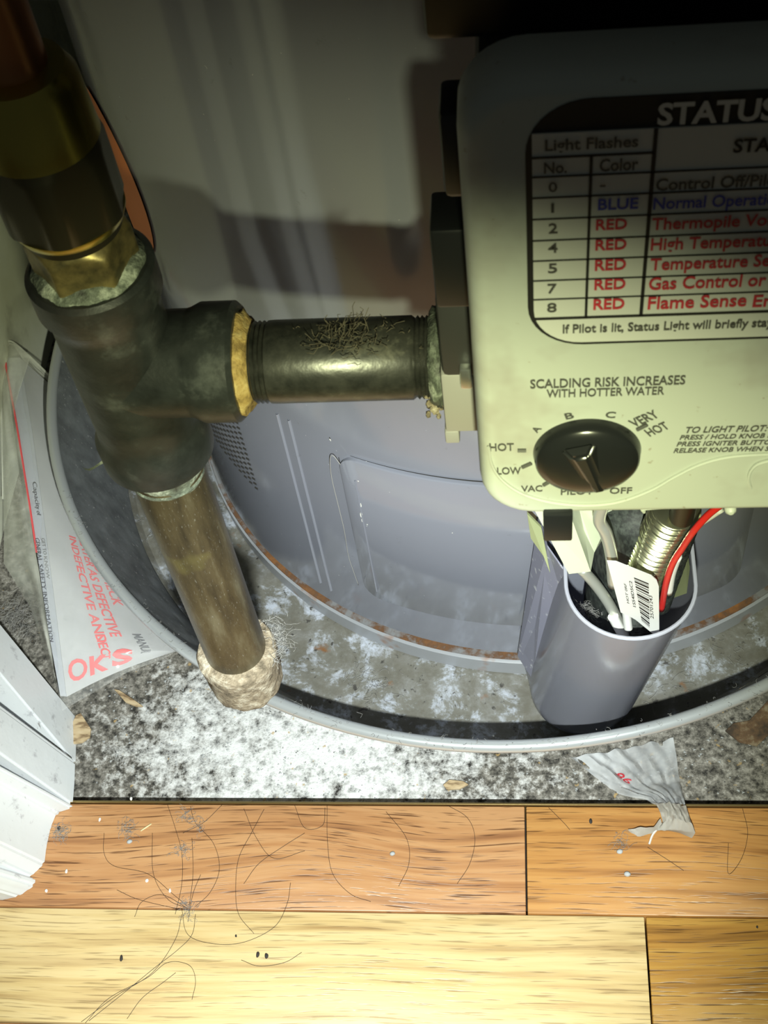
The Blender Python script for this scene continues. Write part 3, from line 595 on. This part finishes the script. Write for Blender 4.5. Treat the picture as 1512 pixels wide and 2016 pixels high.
obj('bracket_side', slab_px([(1118, 1000, .2772), (1128, 1035, .2792), (1163, 1125, .2842), (1170, 1088, .2905), (1150, 1045, .288), (1140, 1000, .286)]), BRACKET, br, smooth=False)
obj('bracket_side', slab_px([(1140, 1000, .2862), (1150, 1045, .2882), (1170, 1088, .2907), (1186, 1062, .296), (1205, 1010, .296), (1205, 1000, .295)]), BRACKET, br, smooth=False)
# barcode tag, on its own plane
T0 = at_y(1195, 1103, .2725); T1 = at_y(1298, 1142, .2735); T2 = at_y(1299, 1251, .2790); T3 = at_y(1226, 1206, .2775)
tagp = thing('barcode_tag', at_y(1260, 1170, .2755), 'white rounded paper tag with a barcode, hung on the thin tube', 'tag')
nrm = (T1 - T0).cross(T3 - T0).normalized()
if nrm.dot(EYE - T0) < 0: nrm = -nrm
def tg(px, py, h=0):                          # point of the tag plane under a sight line
    d = ray(px, py); t = (T0 - EYE).dot(nrm) / d.dot(nrm); return EYE + d * t + nrm * h
outl = [(1195, 1103), (1213, 1104), (1283, 1132), (1293, 1141), (1297, 1153), (1298, 1244), (1296, 1250), (1289, 1249), (1252, 1219), (1240, 1212), (1222, 1204)]
obj('tag_paper', prism(NB(), [tg(*p, 0) for p in outl], [tg(*p, .0004) for p in outl]), TAG, tagp, smooth=False)
bars = ((0, 3, 1), (5, 6, 1), (8, 12, 1), (15, 17, 1), (20, 24, 1), (27, 29, 1), (33, 34, 1), (37, 42, 1), (44, 46, 1), (49, 50, 1), (53, 57, 1), (60, 62, 1), (64, 65, 1), (68, 72, 1), (75, 77, 1), (79, 83, 1), (86, 87, 1), (90, 94, 1), (96, 98, 1), (100, 101, 1))
bm = NB()
for s0, s1, _ in bars:
    def bp(s, e):
        s = s / 101; l0 = Vector((1248, 1134)).lerp(Vector((1263, 1219)), s); r0 = Vector((1277, 1146)).lerp(Vector((1279, 1233)), s); q = l0.lerp(r0, e); return tg(q.x, q.y, .0006)
    bm.faces.new([bm.verts.new(bp(s0, 0)), bm.verts.new(bp(s0, 1)), bm.verts.new(bp(s1, 1)), bm.verts.new(bp(s1, 0))])
obj('barcode', bm, PRBLK, tagp, smooth=False, kind='stuff')
def tagtext(txt, a, b, up, m_):               # baseline from a to b, cap height vector up (pixels on the tag)
    a, b, up = Vector(a), Vector(b), Vector(up)
    def fn(u, v): q = a.lerp(b, u) + up * v; return tg(q.x, q.y, .0006)
    return letter(txt, fn, m_, tagp, .01)
tagtext('1S54ID5C2', (1252, 1193), (1244, 1142), (-6, -2), PRBLK); tagtext('25701243', (1287, 1216), (1284, 1171), (-7, -2), PRGRY); tagtext('HOT 0RF', (1239, 1186), (1233, 1147), (-5, -2), PRGRY)

# ================================================================ PLASTIC BAG WITH MANUAL
man = thing('manual', at_z(130, 1375, ZC), 'white installation manual with red print, in a clear bag left of the drain pan', 'manual')
spine = [at_z(131, 1372, -.004), at_z(116, 1250, .010), at_z(97, 1100, .022), at_z(84, 1000, .028), at_z(64, 850, .034), at_z(40, 705, .036)]
edge = []
for k in range(9):
    a = math.radians(231 - 47 * k / 8); edge.append(Vector((PC.x + (.2375 + .0035 * k / 8) * math.cos(a), PC.y + (.2375 + .0035 * k / 8) * math.sin(a), ZC + .004)))
edge[0] = at_z(356, 1279, ZC + .003)
def cover_pt(u, v, h=0):
    A = polyat(spine, u); B = polyat(edge, u); p = A.lerp(B, v); bulge = .006 * math.sin(math.pi * v) * (1 - .6 * u)
    return p + Vector((-.3, -.15, 1)).normalized() * (h + bulge * .6)
bm = NB(); sheet(bm, lambda u, v: cover_pt(u, v), 24, 16, .0012); obj('front_cover', bm, PAPER, man)
strip = [at_z(119, 1371, -.003), at_z(97, 1250, .010), at_z(75, 1100, .022), at_z(60, 1000, .028), at_z(36, 850, .034), at_z(10, 705, .035)]
bm = NB(); sheet(bm, lambda u, v: polyat(spine, u).lerp(polyat(strip, u), v) + Vector((0, 0, .0004)), 24, 3, .0012); obj('spine_strip', bm, PAPERY, man, label='narrow pale spine printed with small capitals')
bm = NB(); tube(bm, [polyat(strip, .42 + .58 * k / 16) + Vector((0, 0, .0012)) for k in range(17)], .0006, 6); obj('red_line', bm, REDINK, man)
def cv(u0, v0, lu, hv, up):                   # text reading down the cover, capitals towards the pan
    return lambda a, b: cover_pt(u0 - lu * a, v0 + hv * b, .0010)
for t, u0, v0, lu, hv, m_ in (('UNIT', .93, .70, .06, .16, REDINK), ('INSTALLATION ENCLOSED', .90, .56, .50, .10, REDINK), ('LEAK. CHECK', .52, .62, .23, .10, REDINK), ('HEATER AS DEFECTIVE', .54, .47, .36, .10, REDINK), ('INDEFECTIVE AND', .52, .34, .36, .09, REDINK), ('MANUAL', .19, .66, .095, .075, GREYINK), ('NECT', .19, .34, .10, .08, REDINK)):
    letter(t, cv(u0, v0, lu, hv, 0), m_, man, .02)
def ck(v0, w_, u0, hu): return lambda a, b: cover_pt(u0 + hu * b, v0 + w_ * a, .0010)
letter('O', ck(.05, .17, .035, .080), REDINK, man, .02); letter('K', ck(.24, .16, .035, .080), REDINK, man, .04); letter('S', ck(.43, .17, .040, .095), REDINK, man, .04)
def sp(u0, lu, v0, hv): return lambda a, b: polyat(spine, u0 - lu * a).lerp(polyat(strip, u0 - lu * a), v0 - hv * b) + Vector((0, 0, .0022))
letter('GENERAL SAFETY INFORMATION', sp(.47, .30, .95, .42), GREYINK, man, .0); letter('GET TO KNOW', sp(.47, .13, .38, .32), GREYINK, man, .0); letter('Capacity of', sp(.66, .10, .45, .35), GREYINK, man, .0)
bag = thing('plastic_bag', at_z(120, 1380, ZC), 'clear plastic bag round the red and white manual, left of the pan', 'bag')
random.seed(11); ph = [random.uniform(0, 6) for _ in range(8)]
def wr(u, v): return .0012 * (math.sin(14 * u + 5 * v + ph[0]) + math.sin(9 * v - 6 * u + ph[1]) + .6 * math.sin(31 * u + 13 * v + ph[2]))
def bagtop(u, v): return cover_pt(u * 1.02 - .03, v * 1.0, .0042 + wr(u, v)) + Vector((0, -.004 * (1 - u) ** 6, 0))
bm = NB(); sheet(bm, bagtop, 60, 36); obj('bag_front', bm, FILM, bag)
left = [at_z(128, 1380, ZC + .001), at_z(104, 1338, ZC + .002), at_z(62, 1200, -.006), at_z(8, 1110, 0.0), at_z(4, 900, .018), at_z(3, 760, .030), at_z(8, 672, .040)]
right = [polyat(strip, t / 6) + Vector((0, 0, .003)) for t in range(6)] + [at_z(60, 700, .036)]
def bagleft(u, v): return polyat(left, u).lerp(polyat(right, u), v) + Vector((0, 0, 1)) * (.003 * math.sin(math.pi * v) + .7 * wr(u, v))
bm = NB(); sheet(bm, bagleft, 50, 14); obj('bag_side', bm, FILMY, bag)
topl = [at_z(8, 672, .040), at_z(26, 674, .040), at_z(60, 703, .034), at_z(99, 741, .028)]; topr = [polyat(right, 1.0), spine[-1], cover_pt(1, .5, .004), cover_pt(1, .9, .004)]
bm = NB(); sheet(bm, lambda u, v: polyat(topl, u).lerp(polyat(topr, u), v) + Vector((0, 0, .5 * wr(v, u))), 14, 8); tube(bm, spline(topl, 6), .0006, 6); tube(bm, [polyat(left, .6 + .4 * k / 12) for k in range(13)], .0005, 6); obj('bag_seam', bm, FILMY, bag)

# ================================================================ TORN FILM AT THE FLOOR EDGE
rows = [[(1120, 1492, ZC + .001), (1215, 1478, ZC + .001), (1325, 1455, ZC + .001)], [(1165, 1525, ZC + .001), (1245, 1510, ZC + .003), (1332, 1500, ZC + .001)], [(1210, 1558, ZC + .001), (1270, 1545, ZC + .005), (1338, 1540, ZC + .002)],
        [(1272, 1577, -.004), (1306, 1566, .001), (1345, 1570, -.002)], [(1292, 1588, .002), (1318, 1584, .006), (1350, 1588, .004)]]
R_ = [[at_z(*p) for p in r] for r in rows]
def crum(u, v): return Vector((0, 0, 1)) * (.0011 * (math.sin(23 * v + 4 * u + ph[3]) + math.sin(37 * v - 9 * u + ph[4]) * .7 + .5 * math.sin(19 * u + 41 * v)) + .0008)
def scrapf(u, v):
    x = u * (len(R_) - 1); i = min(int(x), len(R_) - 2); t = x - i; return polyat(R_[i], v).lerp(polyat(R_[i + 1], v), t) + crum(u, v)
sc = thing('torn_film', at_z(1290, 1540, ZC), 'crumpled torn plastic film poking from under the pan onto the oak', 'plastic scrap')
bm = NB(); sheet(bm, scrapf, 40, 40); obj('film_sheet', bm, SCRAP, sc)
rw2 = [[(1290, 1584, .0035), (1318, 1580, .0070), (1350, 1587, .0050)], [(1300, 1600, .0060), (1328, 1598, .0100), (1354, 1602, .0080)], [(1305, 1618, .0040), (1332, 1612, .0110), (1362, 1622, .0100)], [(1290, 1636, .0008), (1330, 1634, .0060), (1369, 1640, .0050)], [(1300, 1632, .0004), (1338, 1640, .0012), (1362, 1650, .0008)]]
Q_ = [[at_z(*p) for p in r] for r in rw2]
def curl(u, v):
    x = u * (len(Q_) - 1); i = min(int(x), len(Q_) - 2); t = x - i; return polyat(Q_[i], v).lerp(polyat(Q_[i + 1], v), t) + crum(u, v) * .5 * min(1, 2 * (1 - u))
bm = NB(); sheet(bm, curl, 30, 24, .0003); obj('curled_end', bm, SCRAPW, sc, label='milky curled end lying on the oak board')
wg = [[(1300, 1612, .004), (1286, 1630, .005), (1262, 1629, .005), (1236, 1634, .002)], [(1304, 1626, .002), (1290, 1640, .0008), (1256, 1648, .0008), (1238, 1637, .0012)]]
W_ = [[at_z(*p) for p in r] for r in wg]
bm = NB(); sheet(bm, lambda u, v: polyat(W_[0], u).lerp(polyat(W_[1], u), v) + Vector((0, 0, .0004 * math.sin(20 * u + 5 * v) + .0004)), 16, 5, .0003); tube(bm, spline([at_z(1292, 1634, .002), at_z(1284, 1645, .0015), at_z(1278, 1662, .0008)], 5), .0005, 6); obj('torn_flap', bm, SCRAPW, sc)
letter('86', (lambda a, b: scrapf(.30 + .16 * a - .02 * b, .22 + .05 * a + .10 * b) + Vector((0, 0, .0008))), PRRED, sc, .01)

# ================================================================ SMALL DEBRIS
def pebble(name, px, py, z, r, m, label, cat, group=None, sq=(1, .8, .6), seed=0):
    random.seed(seed); bm = NB(); bmesh.ops.create_icosphere(bm, subdivisions=2, radius=r)
    k = [Vector((random.gauss(0, 1), random.gauss(0, 1), random.gauss(0, 1))).normalized() for _ in range(6)]
    for v in bm.verts:
        d = v.co.normalized(); v.co *= 1 + .25 * sum(max(0, d.dot(q)) ** 3 * random.choice((1,)) * ((i % 2) * 2 - 1) for i, q in enumerate(k)); v.co = Vector((v.co.x * sq[0], v.co.y * sq[1], v.co.z * sq[2]))
    zz = min(v.co.z for v in bm.verts); p = at_z(px, py, z)
    for v in bm.verts: v.co += Vector((p.x, p.y, z - zz))
    return tag(obj(name, bm, m), label, cat, group)
pebble('pebble', 1235, 1722, 0, .0016, STONE, 'small grey pebble lying on the golden board below the torn film', 'pebble', seed=1)
pebble('pebble', 1221, 1678, 0, .0015, STONE, 'small grey pebble in lint just below the torn film end', 'pebble', seed=2)
pebble('pebble', 773, 1682, 0, .0013, STONE, 'small grey pebble on the reddish board in mid floor', 'pebble', seed=3)
pebble('pebble', 256, 1658, 0, .0013, STONE, 'small grey pebble beside lint on the reddish board at left', 'pebble', seed=4)
for i, (px, py, lb) in enumerate(((1163, 1618, 'black crumb on the golden board left of the torn film'), (240, 1887, 'dark crumb on the pale board, farthest left of its crumbs'), (508, 1880, 'left one of two close dark crumbs on the pale board'), (526, 1882, 'right one of two close dark crumbs on the pale board'), (465, 1843, 'tiny dark crumb above the close pair on the pale board'), (1491, 1826, 'tiny dark crumb at the top of the rightmost dark gold board'), (117, 1631, 'black crumb in the dust beside the white door casing'))):
    pebble('crumb', px, py, 0, .0011 if i not in (4, 5) else .0006, CRUMB, lb, 'crumb', sq=(.7, 1.2, .6), seed=10 + i)
for i, (px, py, lb) in enumerate(((131, 1716, 'largest white grain on the reddish board right of the casing'), (289, 1734, 'white grain on the reddish board below the grey pebble at left'), (335, 1754, 'white grain on the reddish board between grain and hair knot'), (197, 1614, 'white ring-like grain high on the reddish board at left'), (259, 1573, 'white grain on the dark edge beside the brass strip'), (92, 1755, 'tiny white grain near the casing foot'))):
    pebble('grain', px, py, 0.0004 if i == 4 else 0, .0009, GRAIN, lb, 'grain', sq=(.7, 1.1, .6), seed=30 + i)
def chip(name, pts, z, th, m, label, cat):
    P = [at_z(px, py, z) for px, py in pts]; bm = prism(NB(), P, [p + Vector((0, 0, th)) for p in P]); return tag(obj(name, bm, m, smooth=False), label, cat)
chip('cardboard_chip', [(133, 1448), (151, 1410), (160, 1406), (180, 1437), (178, 1452), (163, 1463), (145, 1466)], ZC + .001, .0012, CARD, 'tan cardboard chip on the concrete beside the white casing', 'chip')
chip('wood_splinter', [(226, 1359), (236, 1361), (262, 1378), (282, 1392), (268, 1392), (248, 1384)], ZC + .001, .0012, CARD, 'thin brown splinter on the concrete just below the manual', 'splinter')
chip('wood_splinter', [(873, 1547), (885, 1537), (912, 1540), (922, 1546), (905, 1555), (880, 1556)], ZC + .001, .0012, CARD, 'short tan splinter on the concrete in front of the pan', 'splinter')
chip('rust_flake', [(1428, 1440), (1445, 1425), (1475, 1420), (1512, 1380), (1530, 1430), (1490, 1470), (1455, 1462)], ZC + .001, .0008, FLAKE, 'brown rust flake on the concrete at the right of the pan', 'flake')
tag(obj('straw', tube(NB(), [at_z(277, 1636, .0006), at_z(298, 1622, .0008)], .0004, 6), STRAWM), 'short yellow straw on the reddish board at left', 'straw')
tag(obj('thread', tube(NB(), spline([Vector(TP(thx(at_y(px, py, .347).x), at_y(px, py, .347).z + .003, TR + .0032)) for px, py in ((678, 925), (664, 912), (657, 922), (660, 960), (672, 1010), (684, 1060), (692, 1110), (702, 1140), (712, 1166))], 6), .00018, 5), LINT), 'pale thread hanging down the edge of the access panel', 'thread')
# grit strewn on the concrete, loose hair on the boards, lint in and on the pan
bm = NB(); random.seed(21)
for k in range(900):
    x, y = random.uniform(-.235, .16), random.uniform(.256, .33)
    if math.hypot(x - PC.x, y - PC.y) < .237 or (x < -.222 and y < .315): continue
    r = random.uniform(.0003, .0010); a = random.uniform(0, 6.3); c = Vector((x, y, ZC + r * .3))
    vs = [bm.verts.new(c + Vector((math.cos(a + q * 2.1) * r * random.uniform(.6, 1.5), math.sin(a + q * 2.1) * r, 0))) for q in range(3)]; t_ = bm.verts.new(c + Vector((0, 0, r * .9)))
    for q in range(3): bm.faces.new((vs[q], vs[(q + 1) % 3], t_))
tag(obj('grit', bm, STONE, smooth=False, kind='stuff'), 'pale grit strewn over the concrete between pan and oak', 'grit')
bm = NB(); random.seed(8)
def strand(pts, r=.00010): tube(bm, spline([at_z(px, py, .0005) for px, py in pts], 8), r, 4)
knot = (372, 1790)
for pts in ([(160, 2012), (230, 1960), (300, 1915), (345, 1850), (358, 1800)], [(175, 2010), (250, 1950), (305, 1905), (350, 1870), (378, 1840), (385, 1800)], [(168, 2014), (215, 1965), (290, 1925), (330, 1895), (372, 1900), (385, 1930), (378, 1968)], [(358, 1790), (370, 1840), (420, 1858), (480, 1855), (540, 1825), (565, 1780), (572, 1738)],
            [(520, 1593), (495, 1640), (470, 1690), (464, 1750), (470, 1800), (500, 1838)], [(644, 1586), (645, 1660), (655, 1720), (690, 1760), (730, 1775)], [(375, 1588), (385, 1620), (420, 1660), (432, 1710), (415, 1755), (385, 1785)], [(438, 1584), (400, 1620), (360, 1640)], [(330, 1585), (345, 1630), (358, 1680), (358, 1740), (345, 1800)],
            [(205, 1640), (205, 1680), (225, 1705), (290, 1720), (340, 1760), (370, 1785)], [(300, 1640), (302, 1720), (330, 1770), (368, 1788)], [(378, 1650), (380, 1720), (372, 1790)], [(265, 1805), (280, 1775), (320, 1762), (372, 1790)], [(600, 1640), (560, 1665), (510, 1700), (480, 1740)], [(475, 1890), (510, 1902), (560, 1895), (594, 1875)], [(250, 2006), (280, 1965), (320, 1935), (346, 1915)],
            [(480, 1592), (505, 1650), (540, 1690), (600, 1675)], [(880, 1585), (920, 1610), (935, 1650), (925, 1700), (900, 1740)], [(1080, 1590), (1110, 1620), (1122, 1634)], [(1462, 1592), (1472, 1640), (1460, 1690), (1434, 1720), (1434, 1660)], [(1275, 1668), (1310, 1690), (1346, 1714)], [(580, 1585), (600, 1630), (635, 1625), (640, 1590)], [(760, 1598), (800, 1650), (805, 1700), (785, 1745)], [(230, 1752), (270, 1770), (330, 1785), (372, 1792)], [(395, 1722), (380, 1760), (370, 1815)]):
    strand(pts)
tag(obj('loose_hair', bm, HAIR, kind='stuff'), 'long dark loose hairs tangled on the oak boards at left', 'hair')
def fuzz(bm, c, n, sx, sy, sz, L, r=.00006):
    for k in range(n):
        a = c + Vector((random.gauss(0, sx), random.gauss(0, sy), abs(random.gauss(0, sz)))); th = random.uniform(0, 6.3); P_ = [a]; tw = random.gauss(0, .9)
        for q in range(5): th += tw + random.gauss(0, .4); P_.append(P_[-1] + Vector((math.cos(th), math.sin(th), random.gauss(0, .12))) * L * random.uniform(.1, .3))
        tube(bm, P_, r, 3)
random.seed(4); bm = NB()
for (px, py, n) in ((370, 1790, 40), (250, 1632, 50), (368, 1602, 30), (358, 1672, 35), (1220, 1660, 30), (392, 1625, 25), (120, 1640, 70)): fuzz(bm, at_z(px, py, .0005), n, .0022, .0022, .0004, .004)
tag(obj('lint', bm, LINT, kind='stuff'), 'grey lint clumps scattered on the oak boards among the hairs', 'lint')
bm = NB()
for k in range(260):
    a = math.radians(random.uniform(205, 320)); r = PR - .001 + random.gauss(0, .002); fuzz(bm, Vector((PC.x + r * math.cos(a), PC.y + r * math.sin(a), .0526)), 1, .0003, .0003, .0002, random.uniform(.001, .004), .00006)
tag(obj('lint', bm, LINT, kind='stuff'), 'fine lint fibres clinging to the rolled rim of the pan', 'lint')
bm = NB()
for (x, y, n, s_) in ((.10, .345, 60, .015), (-.085, .325, 50, .006), (-.22, .47, 70, .010), (-.21, .42, 50, .010), (.06, .325, 40, .008)): fuzz(bm, Vector((x, y, ZC + .003)), n, s_, s_, .0008, .006, .00007)
tag(obj('lint', bm, LINT, kind='stuff'), 'pale lint lying on the floor inside the drain pan', 'lint')
bm = NB(); fuzz(bm, at_z(30, 1225, ZC + .003), 160, .006, .008, .003, .012, .00008)
tag(obj('lint', bm, LINT, kind='stuff'), 'cobweb of lint between the white casing and the plastic bag', 'lint')
bm = NB(); fuzz(bm, Vector((PX + .0135, PY + .004, LB - .004)), 140, .0025, .004, .003, .006, .00007); fuzz(bm, at_y(1160, 1205, .300), 70, .004, .003, .003, .005, .00006)
tag(obj('lint', bm, LINT, kind='stuff'), 'wisps of grey lint caught beside the drip leg cap and in the shield', 'lint')
